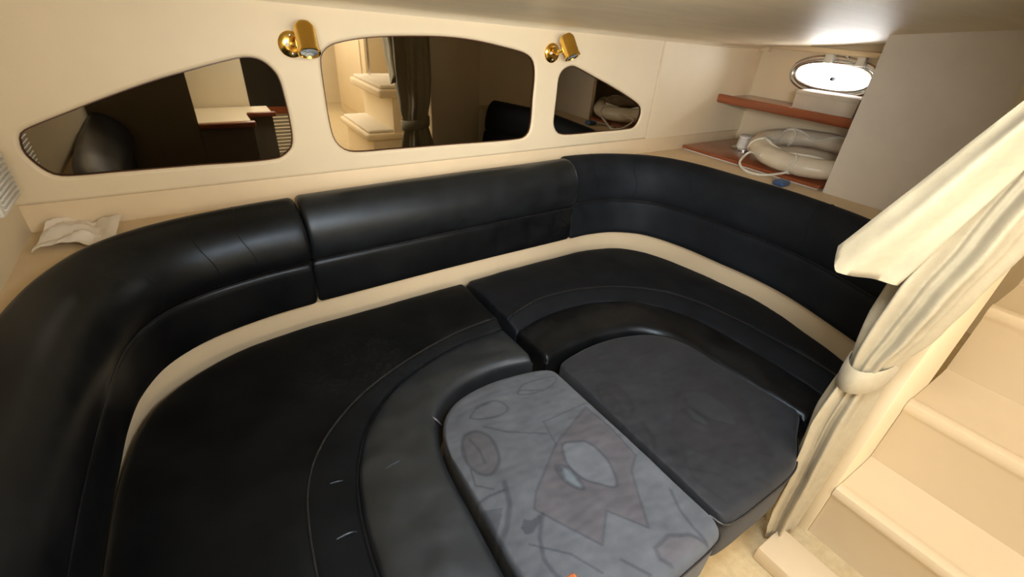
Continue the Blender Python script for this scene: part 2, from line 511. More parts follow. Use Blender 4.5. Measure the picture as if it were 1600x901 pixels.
smooth_loops = {k: closed_smooth(v, 120) for k, v in MIR.items()}
top = [(1.806, 0.905), (1.2, 0.925), (0.5, 0.95), (-0.2, 0.97), (-0.47, 0.97)]
outer = [(-0.47, 0.432), (1.812, 0.432)] + top
vs, fs = flat_panel([outer] + [[(p.x, p.y) for p in L] for L in smooth_loops.values()], 0.034, 0.010)
m = MB().add([(v.x, 1.566 + v.z, v.y) for v in vs], fs)
m.build('padded_panel', CREAM, wall, angle=60)
vs, fs = flat_panel([[(1.818, 0.430), (2.60, 0.424), (2.60, 0.85), (1.812, 0.905)]], 0.034, 0.006)
m = MB().add([(v.x, 1.566 + v.z, v.y) for v in vs], fs)
m.build('padded_panel', CREAM, wall, angle=60)
m = MB(); m.box(-0.50, 2.62, 1.558, 1.59, 0.33, 0.434, 0.004)
struct(m.build('trim_1', TRIMC), 'cream strip under the padded mirror panel')

# left wall
m = MB(); m.box(-0.47, -0.425, 0.12, 1.585, -0.42, 1.08)
struct(m.build('wall_left', CREAM, smooth=False))
# hull side with the oval porthole
def oval(cy_, cz_, a, b_, n=64, e=2.3, skew=0.0):
    out = []
    for k in range(n):
        t = 2 * math.pi * k / n
        c, s = math.cos(t), math.sin(t)
        yy = a * math.copysign(abs(c) ** (2 / e), c); zz = b_ * math.copysign(abs(s) ** (2 / e), s)
        out.append((cy_ + yy, cz_ + zz + skew * yy))
    return out
WIN = (1.165, 0.752, 0.205, 0.088)
hole = oval(WIN[0], WIN[1], WIN[2] - 0.022, WIN[3] - 0.022)
vs, fs = flat_panel([[(0.40, -0.42), (1.60, -0.42), (1.60, 1.02), (0.40, 1.02)], hole], 0.05, 0.004)
m = MB().add([(2.605 + v.z, v.x, v.y) for v in vs], fs)
struct(m.build('wall_right', CREAM, angle=60), 'cream hull side with the oval porthole')
m = MB(); m.box(2.545, 2.58, 0.80, 1.55, 0.845, 0.868, 0.003); m.box(2.54, 2.57, 1.50, 1.548, 0.825, 0.872, 0.003)
struct(m.build('trim_2', TRIMC), 'cream rail along the hull above the porthole')
win = thing('window_1', (2.57, WIN[0], WIN[1] - WIN[3]), 'oval steel-framed porthole above the mahogany shelf', 'porthole')
del win['category']; win['kind'] = 'structure'
fr = [Vector((2.578, y, z)) for y, z in oval(WIN[0], WIN[1], WIN[2] - 0.012, WIN[3] - 0.012)]
MB().tube(fr, 0.013, 10, closed=True).build('frame', CHROME, win)
fr = [Vector((2.566, y, z)) for y, z in oval(WIN[0], WIN[1], WIN[2] - 0.03, WIN[3] - 0.028)]
MB().tube(fr, 0.006, 8, closed=True).build('inner_rim', CHROME, win)
MB().add(*[[(2.60, y, z) for y, z in oval(WIN[0], WIN[1], WIN[2] - 0.02, WIN[3] - 0.02)] + [(2.604, y, z) for y, z in oval(WIN[0], WIN[1], WIN[2] - 0.02, WIN[3] - 0.02)],
     [tuple(range(64))[::-1], tuple(range(64, 128))] + [(i, (i + 1) % 64, 64 + (i + 1) % 64, 64 + i) for i in range(64)]]).build('pane', GLASS, win, smooth=False)
for yy in (1.20, 1.06):
    MB().box(2.545, 2.575, yy - 0.018, yy + 0.018, 0.806, 0.846, 0.005).build('hinge', WHITEP, win)
MB().lathe([(0.006, 0), (0.009, 0.004), (0.006, 0.012)], (2.575, 1.13, 0.842), (-1, 0, 0), 12).build('screw', CHROME, win)
MB().lathe([(0.010, 0), (0.010, 0.02), (0.006, 0.03)], (2.59, 1.16, 0.742), (-1, 0, 0), 12).build('catch_knob', DARK, win)

# grey locker panel, its canted return and the bulkhead end by the stairs
m = MB(); m.box(2.11, 2.135, 0.417, 0.822, -0.42, 1.06)
struct(m.build('wall_locker', PANEL, smooth=False), 'grey-beige locker panel beside the life ring niche')
m = MB(); m.prism([(1.655, 0.20), (2.11, 0.417), (2.135, 0.40), (1.68, 0.165)], -0.42, 1.06)
struct(m.build('wall_canted', CREAM, smooth=False))
m = MB(); m.box(1.30, 1.67, 0.155, 0.20, -0.42, 1.09, 0.003)
struct(m.build('wall_bulkhead', CREAM, smooth=True), 'bulkhead end between the curtain and the stairs')
m = MB(); m.box(2.12, 3.30, 0.42, 0.45, -0.42, 1.10)
struct(m.build('wall_niche', CREAM, smooth=False))
# low bulkhead behind the near end of the sofa
m = MB(); m.box(-0.47, 0.0, 0.12, 0.165, -0.42, 0.60, 0.003); m.box(0.0, 0.25, 0.12, 0.165, -0.42, 0.296); m.box(0.25, 0.385, -0.10, -0.07, -0.42, 0.296)
struct(m.build('wall_galley', BULK, smooth=False), 'low bulkhead between the sofa and the galley')

# ------------------------------------------------------------------ sofa surround: back panel, ledge, plinth
PL = [(-0.318,0.185),(-0.317,0.45),(-0.314,0.687),(-0.307,0.843),(-0.300,0.93),(-0.291,1.04),(-0.268,1.15),(-0.212,1.25),(-0.109,1.320),(0.047,1.362),(0.180,1.376)]
PC = [(0.209,1.378),(0.70,1.397),(1.262,1.405)]
PR = [(1.291,1.405),(1.395,1.403),(1.52,1.372),(1.63,1.285),(1.69,1.12),(1.712,0.93),(1.725,0.78),(1.715,0.64),(1.685,0.52),(1.640,0.376),(1.620,0.318)]
full = cat_rom(PL + PC + PR, 160)
back = offset_path(full, 0.042)
rows = [[p + Vector((0, 0, -0.42)), p + Vector((0, 0, 0.20))] for p in back]
rows2 = [[p + Vector((0, 0, 0.20)), p + Vector((0, 0, -0.42))] for p in offset_path(full, 0.050)]
m = MB().grid([a + b_ for a, b_ in zip(rows, rows2)], close_v=True)
struct(m.build('wall_sofa_surround', STRIP), 'cream gelcoat band showing between seat and backrest cushions')
inner = offset_path(full, 0.078)
poly = [(p.x, p.y) for p in inner]
outerp = [(1.655, 0.205), (2.11, 0.42), (2.58, 0.45), (2.58, 1.558), (-0.425, 1.558), (-0.425, 0.17)]
ring = poly + outerp
m = MB(); m.prism(ring, 0.345, 0.36)
struct(m.build('ledge', LEDGE, smooth=False), 'beige ledge behind the backrests')

# ------------------------------------------------------------------ mirrors
def mirror(key, label):
    L = smooth_loops[key]
    zs = [p.y for p in L]; xs = [p.x for p in L]
    c = Vector((sum(xs) / len(xs), 0, sum(zs) / len(zs)))
    t = thing('bronze_mirror', (c.x, WY, min(zs)), label, 'mirror', 'bronze mirrors set in the padded wall')
    o = [(p.x + (p.x - c.x) * 0.02, p.y + (p.y - c.z) * 0.03) for p in L]
    n = len(o)
    m = MB().add([(x, WY + 0.004, z) for x, z in o] + [(x, WY + 0.010, z) for x, z in o],
                 [tuple(range(n)), tuple(range(n, 2 * n))[::-1]] + [(i, (i + 1) % n, n + (i + 1) % n, n + i) for i in range(n)])
    m.build('mirror_glass', MIRROR, t, smooth=False)
    MB().tube([Vector((p.x, WY + 0.001, p.y)) for p in L], 0.0022, 6, closed=True).build('edge_bead', EDGE, t)
mirror('left', 'long wedge-shaped bronze mirror above the left end of the sofa')
mirror('mid', 'large arched bronze mirror between the two brass spotlights')
mirror('right', 'small triangular bronze mirror nearest the life ring niche')

# ------------------------------------------------------------------ brass spotlights
def spot(bx, bz, hx, hz0, hz1, lean, label):
    t = thing('reading_spotlight', (bx, 1.549, bz - 0.034), label, 'spotlight', 'brass reading spotlights')
    plate = MB().lathe([(0.034, 0), (0.034, 0.004), (0.030, 0.008), (0.012, 0.010)], (bx, 1.549, bz), (0, -1, 0), 32).build('base_plate', BRASS, t, label='round brass base plate')
    for s in (-1, 1):
        MB().lathe([(0.004, 0), (0.004, 0.002), (0.002, 0.003)], (bx, 1.541, bz + s * 0.023), (0, -1, 0), 10).build('screw', CHROME, plate)
    MB().lathe([(0.005, 0), (0.005, 0.006), (0.004, 0.008)], (bx - 0.012, 1.541, bz), (0, -1, 0), 12).build('switch_button', WHITEP, plate)
    mid = Vector((hx, 1.47, (hz0 + hz1) / 2))
    MB().tube([Vector((bx + 0.003, 1.545, bz)), Vector((bx + 0.004, 1.52, bz)), mid], 0.006, 12).build('arm', BRASS, t)
    ax = Vector((lean, -0.62, -1)).normalized()
    top_ = mid - ax * 0.040
    head = MB().lathe([(0.010, -0.003), (0.020, -0.001), (0.0265, 0.008), (0.028, 0.014), (0.028, 0.070), (0.0295, 0.072), (0.0295, 0.078), (0.026, 0.079), (0.024, 0.074)],
               top_, ax, 32).build('lamp_head', BRASS, t)
    MB().lathe([(0.0245, 0.072), (0.022, 0.076), (0.012, 0.079), (0.003, 0.080)], top_, ax, 24).build('lens', LENS, head, label='clear halogen lens')
spot(0.270, 0.805, 0.297, 0.793, 0.854, -0.05, 'brass reading spotlight above the long left mirror, seen from below')
spot(1.188, 0.797, 1.205, 0.793, 0.855, 0.18, 'brass reading spotlight above the small triangular mirror')

# ------------------------------------------------------------------ backrest cushions
def backrest(P, n, low, up, label, mats, seams=()):
    path = cat_rom(P, n)
    c = path[len(path) // 2]
    t = thing('backrest_cushion', (c.x, c.y, 0.06), label, 'cushion', 'black backrest cushions of the sofa')
    m = sweep(path, prof_smooth(low, 26)); m.build('lower_panel', mats[0], t, angle=70)
    upp = prof_smooth(up, 44)
    m = sweep(path, upp)
    for v in m.v:
        v += Vector((0, 0, 0.0035 * noise.noise(Vector((v.x * 5, v.y * 5, v.z * 9)))))
    ub = m.build('upper_bolster', mats[1], t, angle=70)
    cr = up[0]
    pp = offset_path(path, cr[0] - 0.002)
    MB().tube([p + Vector((0, 0, cr[1] - 0.002)) for p in pp], 0.0032, 6).build('piping', PIPING, ub)
    for s in seams:
        i = int(s * (n - 1)); q = path[i]
        tt = (path[i + 1] - path[i - 1]).normalized(); out = Vector((-tt.y, tt.x, 0))
        pts = [q + out * (o - 0.0005) + tt * 0.012 * math.sin(k * 0.35) + Vector((0, 0, z)) for k, (o, z) in enumerate(upp[1:26])]
        MB().tube(pts, 0.0009, 5).build('seam', mats[1], ub)
    return t
low_s = [(0.004,0.066),(0.0,0.075),(-0.003,0.14),(0.0,0.205),(0.006,0.216),(0.03,0.218),(0.040,0.20),(0.040,0.08),(0.03,0.066)]
up_s = [(0.002,0.218),(-0.012,0.235),(-0.022,0.275),(-0.016,0.33),(0.012,0.378),(0.045,0.400),(0.075,0.404),(0.105,0.395),(0.115,0.36),(0.112,0.30),(0.06,0.215)]
low_l = [(0.004,0.064),(0.0,0.075),(-0.008,0.14),(-0.012,0.205),(-0.006,0.216),(0.03,0.218),(0.040,0.20),(0.040,0.08),(0.03,0.064)]
up_l = [(-0.012,0.218),(-0.024,0.235),(-0.032,0.27),(-0.022,0.32),(0.008,0.365),(0.048,0.393),(0.080,0.402),(0.098,0.392),(0.102,0.36),(0.100,0.30),(0.05,0.215)]
low_r = [(0.004,0.064),(0.0,0.075),(0.012,0.14),(0.026,0.205),(0.032,0.214),(0.037,0.216),(0.040,0.20),(0.040,0.08),(0.03,0.064)]
up_r = [(0.032,0.217),(0.028,0.235),(0.030,0.27),(0.044,0.33),(0.070,0.378),(0.098,0.398),(0.120,0.402),(0.138,0.390),(0.146,0.35),(0.138,0.29),(0.07,0.215)]
backrest(PL, 90, low_l, up_l, 'curved black leather backrest cushion wrapping the left corner', (LEATHER, LEATHER), (0.74, 0.84, 0.90))
backrest(PC, 60, low_s, up_s, 'straight black leather backrest cushion under the large arched mirror', (LEATHER, LEATHERS))
backrest(PR, 90, low_r, up_r, 'curved charcoal backrest cushion wrapping the right corner below the ledge', (FABRIC, FABRIC), (0.10, 0.22, 0.38, 0.72))

# ------------------------------------------------------------------ seat cushions
TH = 0.15
LO = [(-0.354,0.19),(-0.352,0.45),(-0.349,0.70),(-0.342,0.88),(-0.331,0.99),(-0.305,1.11),(-0.262,1.20),(-0.185,1.272),(-0.085,1.325),(0.035,1.356),(0.20,1.370),(0.45,1.379),(0.727,1.390)]
LW = [(-0.020,0.19),(-0.018,0.45),(-0.012,0.58),(-0.004,0.66),(0.010,0.735),(0.042,0.812),(0.105,0.892),(0.212,0.975),(0.371,1.047),(0.56,1.098),(0.722,1.112)]
LB = [(0.082,0.19),(0.084,0.45),(0.088,0.575),(0.102,0.68),(0.127,0.766),(0.183,0.869),(0.277,0.958),(0.400,1.018),(0.560,1.060),(0.722,1.068)]
LI = [(0.292,0.19),(0.296,0.37),(0.302,0.52),(0.308,0.652),(0.330,0.751),(0.376,0.830),(0.459,0.882),(0.585,0.902),(0.722,0.885)]
RO = [(0.748,1.392),(0.984,1.400),(1.30,1.398),(1.43,1.385),(1.54,1.337),(1.625,1.24),(1.676,1.08),(1.698,0.93),(1.712,0.78),(1.702,0.645),(1.672,0.52),(1.628,0.37),(1.590,0.28)]
RW = [(0.752,1.086),(0.811,1.110),(0.90,1.135),(0.98,1.141),(1.12,1.125),(1.255,1.076),(1.380,0.985),(1.460,0.864),(1.500,0.70),(1.512,0.55),(1.515,0.41),(1.505,0.28)]
RB = [(0.755,1.030),(0.83,1.052),(0.97,1.066),(1.10,1.052),(1.21,1.008),(1.31,0.928),(1.372,0.82),(1.402,0.69),(1.412,0.54),(1.414,0.40),(1.405,0.28)]
RI = [(0.755,0.858),(0.82,0.868),(0.92,0.872),(1.04,0.860),(1.135,0.828),(1.198,0.755),(1.218,0.64),(1.230,0.50),(1.246,0.38),(1.262,0.28)]

def seat(O, W, B, I, label, mtop, mroll, seed, joints, folds):
    c = sum((Vector((*p, 0)) for p in W), Vector()) / len(W)
    t = thing('seat_cushion', (c.x, c.y, -TH), label, 'cushion', 'black seat cushions of the sofa')
    tp = pad(O, W, 110, 12, 0.0, 0.0, 0.02, TH, 0.004, 0.005, 8, seed, redge=(0.028, 0.006), rends=(0.012, 0.012)).build('seat_top', mtop, t, angle=60)
    Bs = [(x, y) for x, y in B]
    bd = pad(W, Bs, 90, 6, -0.003, -0.024, 0.006, TH, 0.002, 0.003, 10, seed + 3, redge=(0.004, 0.010), rends=(0.012, 0.012)).build('front_band', mtop, t, angle=60)
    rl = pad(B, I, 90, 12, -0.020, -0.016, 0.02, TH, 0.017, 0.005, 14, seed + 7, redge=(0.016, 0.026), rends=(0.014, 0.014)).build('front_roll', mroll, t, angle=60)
    Wp = cat_rom(W, 90)[2:-2]
    MB().tube([p + Vector((0, 0, -0.001)) for p in Wp], 0.0035, 6).build('piping', PIPING, tp)
    Bp = cat_rom(B, 90)[2:-2]
    MB().tube([p + Vector((0, 0, -0.029)) for p in Bp], 0.0035, 6).build('piping', PIPING, bd)
    for (pts, z) in joints:
        q = cat_rom(pts, 14)
        MB().tube([Vector((p.x, p.y, z - 0.002 - 0.026 * (2 * k / 13 - 1) ** 4)) for k, p in enumerate(q)], 0.003, 6).build('seam', PIPING, rl)
    for (pts, z) in folds:
        q = cat_rom(pts, 14)
        MB().tube([Vector((p.x, p.y, z - 0.004 - 0.016 * (2 * k / 13 - 1) ** 4)) for k, p in enumerate(q)], [0.001 + 0.0022 * math.sin(math.pi * (k + .5) / 14) for k in range(14)], 8).build('crease', mroll, rl if pts[0][0] > 0.1 else bd)
    return t
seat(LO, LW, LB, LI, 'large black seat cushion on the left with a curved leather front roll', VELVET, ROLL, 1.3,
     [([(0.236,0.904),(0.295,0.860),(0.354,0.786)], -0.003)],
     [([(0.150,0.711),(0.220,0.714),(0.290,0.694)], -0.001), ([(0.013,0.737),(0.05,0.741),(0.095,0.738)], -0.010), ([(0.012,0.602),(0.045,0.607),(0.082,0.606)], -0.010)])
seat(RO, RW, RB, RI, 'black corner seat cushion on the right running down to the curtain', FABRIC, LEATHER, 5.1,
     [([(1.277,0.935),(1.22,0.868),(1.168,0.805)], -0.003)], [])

# ------------------------------------------------------------------ infill cushions with the leaf print
zig = [(0.712,0.624),(0.561,0.562),(0.436,0.475),(0.411,0.445),(0.486,0.311),(0.545,0.362),(0.596,0.287),(0.673,0.411),(0.713,0.436),(0.718,0.538)]
leaf1 = [(0.573,0.551),(0.596,0.547),(0.632,0.526),(0.640,0.456),(0.610,0.397),(0.577,0.424),(0.553,0.454),(0.548,0.509)]
leaf2 = [(0.520,0.508),(0.541,0.489),(0.543,0.452),(0.538,0.431),(0.522,0.446),(0.512,0.483)]
blot = [(0.378,0.443),(0.389,0.429),(0.414,0.429),(0.409,0.417),(0.370,0.406),(0.365,0.429)]
ell = [(0.353,0.668),(0.376,0.697),(0.406,0.695),(0.427,0.663),(0.423,0.618),(0.406,0.583),(0.374,0.567),(0.353,0.580),(0.342,0.620)]
leaf3 = [(0.303,0.508),(0.354,0.482),(0.326,0.452),(0.301,0.431)]
leaf4 = [(0.574,0.755),(0.615,0.782),(0.713,0.767),(0.702,0.747),(0.640,0.736)]
leaf5 = [(0.458,0.773),(0.510,0.761),(0.520,0.721),(0.474,0.714),(0.416,0.742),(0.444,0.764)]
br = [(0.681,0.205),(0.663,0.232),(0.621,0.254),(0.576,0.251),(0.569,0.230),(0.579,0.211)]
def soft(poly):
    q = cat_rom(poly[-2:] + poly + poly[:2], 60)
    return [(p.x, p.y) for p in q[6:-4]]
leaf1, leaf2, ell, leaf4, leaf5, blot = [soft(p) for p in (leaf1, leaf2, ell, leaf4, leaf5, blot)]
FILLS = [(zig, (0.047, 0.046, 0.053)), (leaf1, (0.060, 0.066, 0.077)), (leaf2, (0.068, 0.082, 0.096)), (blot, (0.030, 0.034, 0.042)),
         (leaf3, (0.034, 0.038, 0.046)), (br, (0.055, 0.054, 0.061)), (ell, (0.044, 0.045, 0.051))]
LINES = [(zig + zig[:1], 0.0022), (leaf1 + leaf1[:1], 0.003), (leaf2 + leaf2[:1], 0.0048), (ell + ell[:1], 0.0035), (leaf4 + leaf4[:1], 0.0022), (leaf5 + leaf5[:1], 0.0022),
         ([(0.390,0.533),(0.372,0.482),(0.341,0.444),(0.303,0.414)], 0.0055), ([(0.296,0.520),(0.344,0.521),(0.379,0.516)], 0.003), (br, 0.004),
         ([(0.421,0.428),(0.386,0.390),(0.368,0.351),(0.368,0.324),(0.38,0.27)], 0.004), ([(0.715,0.327),(0.693,0.285),(0.683,0.241),(0.684,0.200)], 0.003),
         ([(0.558,0.559),(0.578,0.639),(0.725,0.634)], 0.0018), ([(0.38,0.68),(0.385,0.64),(0.378,0.60)], 0.0025), ([(0.43,0.70),(0.47,0.66),(0.56,0.60)], 0.002),
         ([(0.34,0.60),(0.33,0.56),(0.36,0.53)], 0.002), ([(0.36,0.39),(0.42,0.33),(0.45,0.27)], 0.002), ([(0.50,0.27),(0.53,0.22),(0.50,0.2)], 0.003)]
def inside(p, poly):
    x, y = p; c = False; n = len(poly)
    for i in range(n):
        x1, y1 = poly[i]; x2, y2 = poly[i - 1]
        if (y1 > y) != (y2 > y) and x < (x2 - x1) * (y - y1) / (y2 - y1) + x1: c = not c
    return c
def seg_d(p, a, b_):
    ax, ay = a; bx, by = b_; px, py = p
    dx, dy = bx - ax, by - ay
    t = max(0, min(1, ((px - ax) * dx + (py - ay) * dy) / max(dx * dx + dy * dy, 1e-9)))
    return math.hypot(px - ax - t * dx, py - ay - t * dy)
def print_color(x, y, base, contrast):
    col = Vector(base)
    for poly, c in FILLS:
        if inside((x, y), poly): col = Vector(base).lerp(Vector(c) * (base[0] / 0.052), contrast)
    for pl, wd in LINES:
        if min(p[0] for p in pl) - .01 < x < max(p[0] for p in pl) + .01 and min(p[1] for p in pl) - .01 < y < max(p[1] for p in pl) + .01:
            d = min(seg_d((x, y), a, b_) for a, b_ in zip(pl, pl[1:]))
            k = max(0, min(1, 1.6 - d / wd)) * 0.6 * contrast
            col = col.lerp(Vector((0.018, 0.021, 0.028)) * (base[0] / 0.052), k)
    return col
def infill(A, B, label, base, contrast, seed, shift, nu, nv, edge):
    c = sum((Vector((*p, 0)) for p in A + B), Vector()) / len(A + B)
    t = thing('infill_cushion', (c.x, c.y, -TH), label, 'cushion', 'berth infill cushions')
    m = pad(A, B, nu, nv, 0.0, 0.0, 0.02, TH, 0.008, 0.006, 7, seed, redge=(0.02, 0.022), rends=(0.02, 0.02))
    o = m.build('cushion_body', PRINT, t, angle=60)
    at = o.data.color_attributes.new('print', 'FLOAT_COLOR', 'POINT')
    org = Vector(o['org'])
    for v, a in zip(o.data.vertices, at.data):
        p = v.co + org
        k = print_color(p.x + shift[0], p.y + shift[1], base, contrast)
        a.color = (k.x, k.y, k.z, 1)
    for e in edge:
        q = cat_rom(e, 60)
        MB().tube([Vector((p.x, p.y, -0.0185)) for p in q], 0.0022, 5).build('stitched_edge', PIPING, o)
    return t
IA = [(0.316,0.66),(0.333,0.735),(0.366,0.79),(0.42,0.826),(0.519,0.843),(0.64,0.832),(0.705,0.815),(0.736,0.79)]
IB = [(0.304,0.205),(0.36,0.193),(0.48,0.190),(0.60,0.192),(0.70,0.196),(0.735,0.205),(0.746,0.232)]
infill(IA, IB, 'grey berth infill cushion with a printed leaf pattern', (0.082, 0.090, 0.104), 1.0, 2.2, (0, 0), 130, 170,
       [[(0.304,0.203),(0.36,0.191),(0.48,0.188),(0.60,0.190),(0.70,0.194),(0.737,0.203),(0.748,0.232)]])
JA = [(0.752,0.785),(0.775,0.812),(0.834,0.826),(0.92,0.834),(1.02,0.826),(1.11,0.797),(1.175,0.748),(1.207,0.68)]
JB = [(0.758,0.245),(0.768,0.216),(0.80,0.207),(0.90,0.205),(1.00,0.206),(1.06,0.214),(1.11,0.238),(1.16,0.264),(1.21,0.286),(1.250,0.305)]
infill(JA, JB, 'darker charcoal berth infill cushion beside the curtain', (0.019, 0.021, 0.025), 0.6, 8.4, (-0.42, 0.03), 90, 110,
       [[(0.756,0.245),(0.766,0.214),(0.80,0.205),(0.90,0.203),(1.00,0.204),(1.06,0.212),(1.111,0.236),(1.161,0.262)]])
# plinth carrying the seats and the infill
m = MB(); m.prism([(p.x, p.y) for p in offset_path(cat_rom(PL + PC + PR, 60), 0.03)] + [(1.45, 0.26), (0.3, 0.30), (-0.30, 0.19)], -0.42, -TH)
tag(m.build('sofa_plinth', STRIP, smooth=False), 'cream moulded plinth under the black seat cushions', 'plinth')

# ------------------------------------------------------------------ curtain
def curtain():
    t = thing('door_curtain', (1.15, 0.21, -0.38), 'cream curtain gathered by a fabric tieback beside the stairs', 'curtain')
    # levels: z, y_left, y_right, x centre, x half width
    LV = [(-0.385, 0.236, 0.176, 1.225, 0.070), (-0.33, 0.244, 0.176, 1.22, 0.078), (-0.26, 0.250, 0.176, 1.215, 0.083), (-0.13, 0.246, 0.176, 1.205, 0.090), (0.0, 0.250, 0.175, 1.195, 0.105),
          (0.12, 0.260, 0.175, 1.19, 0.105), (0.22, 0.256, 0.174, 1.185, 0.092), (0.27, 0.250, 0.172, 1.18, 0.085), (0.32, 0.254, 0.164, 1.18, 0.095), (0.40, 0.258, 0.144, 1.19, 0.105),
          (0.50, 0.252, 0.128, 1.19, 0.115), (0.62, 0.236, 0.108, 1.195, 0.118), (0.80, 0.206, 0.092, 1.20, 0.120), (1.06, 0.170, 0.080, 1.20, 0.120)]
    def lv(z):
        for a, b_ in zip(LV, LV[1:]):
            if a[0] <= z <= b_[0]:
                k = (z - a[0]) / (b_[0] - a[0]); k = k * k * (3 - 2 * k) * 0.5 + k * 0.5
                return [p + (q - p) * k for p, q in zip(a, b_)]
        return LV[-1]
    rows = []
    n = 150
    for i in range(80):
        z = -0.385 + (1.06 + 0.385) * i / 79
        _, yl, yr, xc, hx = lv(z)
        hy = (yl - yr) / 2; yc = (yl + yr) / 2
        pin = 1 - 0.6 * math.exp(-((z - 0.27) / 0.06) ** 2)
        row = []
        for k in range(n):
            a = 2 * math.pi * k / n
            fold = 0.16 * math.sin(7 * a + 1.2 * math.sin(z * 2.2)) + 0.09 * math.sin(13 * a + 2.0 + z * 3) + 0.05 * math.sin(3 * a - z * 4)
            rr = 1 + fold * pin - 0.10
            wob = 0.006 * noise.noise(Vector((math.cos(a) * 2, math.sin(a) * 2, z * 4)))
            zz = z + (0.018 * math.sin(3 * a + 1) if i == 0 else 0)
            row.append(Vector((xc + hx * rr * math.cos(a) + wob, yc + hy * rr * math.sin(a), zz)))
        rows.append(row)
    MB().grid(rows, close_v=True).build('drape', CURT, t, angle=80)
    # turned-over leaf hanging loose over the gathers, hem about z = 0.5
    rows = []
    for i in range(34):
        v = i / 33
        row = []
        for k in range(25):
            u = k / 24
            # top edge high by the rail, bottom edge the slanting hem
            hemz = 0.517 + 0.045 * max(0, 1 - u / 0.22) ** 2
            z = 1.06 + (hemz - 1.06) * v
            yl = 0.099 + 0.228 * v
            yr = 0.074 + 0.144 * v
            y = yl + (yr - yl) * u
            x = 1.010 + 0.055 * u - 0.022 * math.sin(math.pi * u) + 0.012 * math.sin(u * 8 + v * 3) + 0.012 * noise.noise(Vector((u * 3, v * 4, 0)))
            row.append(Vector((x, y, z)))
        rows.append(row)
    bk = [[p + Vector((0.012, 0.001, 0)) for p in r] for r in rows]
    m = MB().grid(rows)
    o = len(m.v)
    m.grid(bk)
    nu, nv = 34, 25
    edge = [i * nv for i in range(nu)] + [(nu - 1) * nv + j for j in range(1, nv)] + [i * nv + nv - 1 for i in range(nu - 2, -1, -1)] + [j for j in range(nv - 2, 0, -1)]
    for a, b_ in zip(edge, edge[1:] + edge[:1]): m.f.append((a, b_, o + b_, o + a))
    m.build('loose_leaf', CURT, t, angle=80, label='loose corner of the curtain folded over the gathers')
    # tieback
    rows = []
    for z, g in ((0.238, 1.02), (0.243, 1.10), (0.27, 1.12), (0.297, 1.10), (0.302, 1.02)):
        rows.append([Vector((1.18 + 0.088 * g * math.cos(a), 0.211 + 0.040 * g * math.sin(a), z + 0.012 * math.cos(a + 0.6))) for a in [2 * math.pi * k / 40 for k in range(40)]])
    MB().grid(rows, close_v=True).build('tieback', CURT, t, angle=60)
curtain()

# ------------------------------------------------------------------ stairs by the bulkhead
st = thing('stairs', (1.9, -0.30, -0.42), 'cream moulded stairs climbing beside the curtain', 'stairs')
Y0, Y1 = -0.85, 0.154
def step(x0, x1, zt, zb):
    # rounded nosing lip then tread
    prof = [(x0 + 0.012, zb), (x0 + 0.012, zt - 0.045), (x0 + 0.002, zt - 0.030), (x0 - 0.006, zt - 0.014), (x0, zt + 0.004), (x0 + 0.018, zt + 0.010), (x0 + 0.035, zt + 0.004), (x0 + 0.05, zt), (x1 - 0.02, zt), (x1 + 0.012, zt + 0.006), (x1 + 0.012, zb)]
    return prof
def ext(prof):
    n = len(prof)
    return MB().add([(x, Y0, z) for x, z in prof] + [(x, Y1, z) for x, z in prof],
                    [tuple(range(n)), tuple(range(n, 2 * n))[::-1]] + [(i, (i + 1) % n, n + (i + 1) % n, n + i) for i in range(n)])
for (x0, x1, zt, zb) in [(1.30, 1.51, -0.205, -0.42), (1.51, 1.79, 0.035, -0.42), (1.79, 2.05, 0.275, -0.42), (2.05, 2.33, 0.515, -0.42)]:
    ext(step(x0, x1, zt, zb)).build('step', GEL, st, angle=50)
m = MB(); m.box(1.075, 1.20, -0.75, 0.198, -0.42, -0.365, 0.006)
tag(m.build('door_sill', GEL), 'low cream sill on the carpet beside the stairs', 'sill')

# ------------------------------------------------------------------ niche: shelf, locker lid, ring, vent cap, box
sh = thing('mahogany_shelf', (2.44, 1.2, 0.585), 'mahogany shelf under the oval porthole', 'shelf')
MB().box(2.31, 2.578, 0.46, 1.548, 0.590, 0.612, 0.002).build('shelf_board', MAHOG, sh)
MB().box(2.292, 2.315, 0.46, 1.548, 0.586, 0.626, 0.006, 3).build('fiddle_rail', MAHOG, sh)
lid = thing('locker_lid', (2.35, 1.2, 0.361), 'mahogany locker lid on the ledge under the shelf', 'lid')
MB().box(2.10, 2.56, 0.835, 1.545, 0.367, 0.383, 0.005, 3).build('lid_board', MAHOG, lid)
MB().box(2.112, 2.55, 0.845, 1.54, 0.361, 0.367).build('edge_strip', WHITEP, lid)
cap = thing('deck_ventilator', (2.36, 1.36, 0.384), 'white flanged vent cap beside the life ring', 'vent')
MB().lathe([(0.062, 0), (0.062, 0.004), (0.052, 0.008), (0.040, 0.009)], (2.36, 1.36, 0.384), (0, 0, 1), 32).build('flange', CHROME, cap)
MB().lathe([(0.040, 0.0), (0.036, 0.045), (0.040, 0.048), (0.040, 0.056), (0.034, 0.060), (0.02, 0.061)], (2.36, 1.36, 0.392), (0, 0, 1), 32).build('cup', WHITEP, cap)

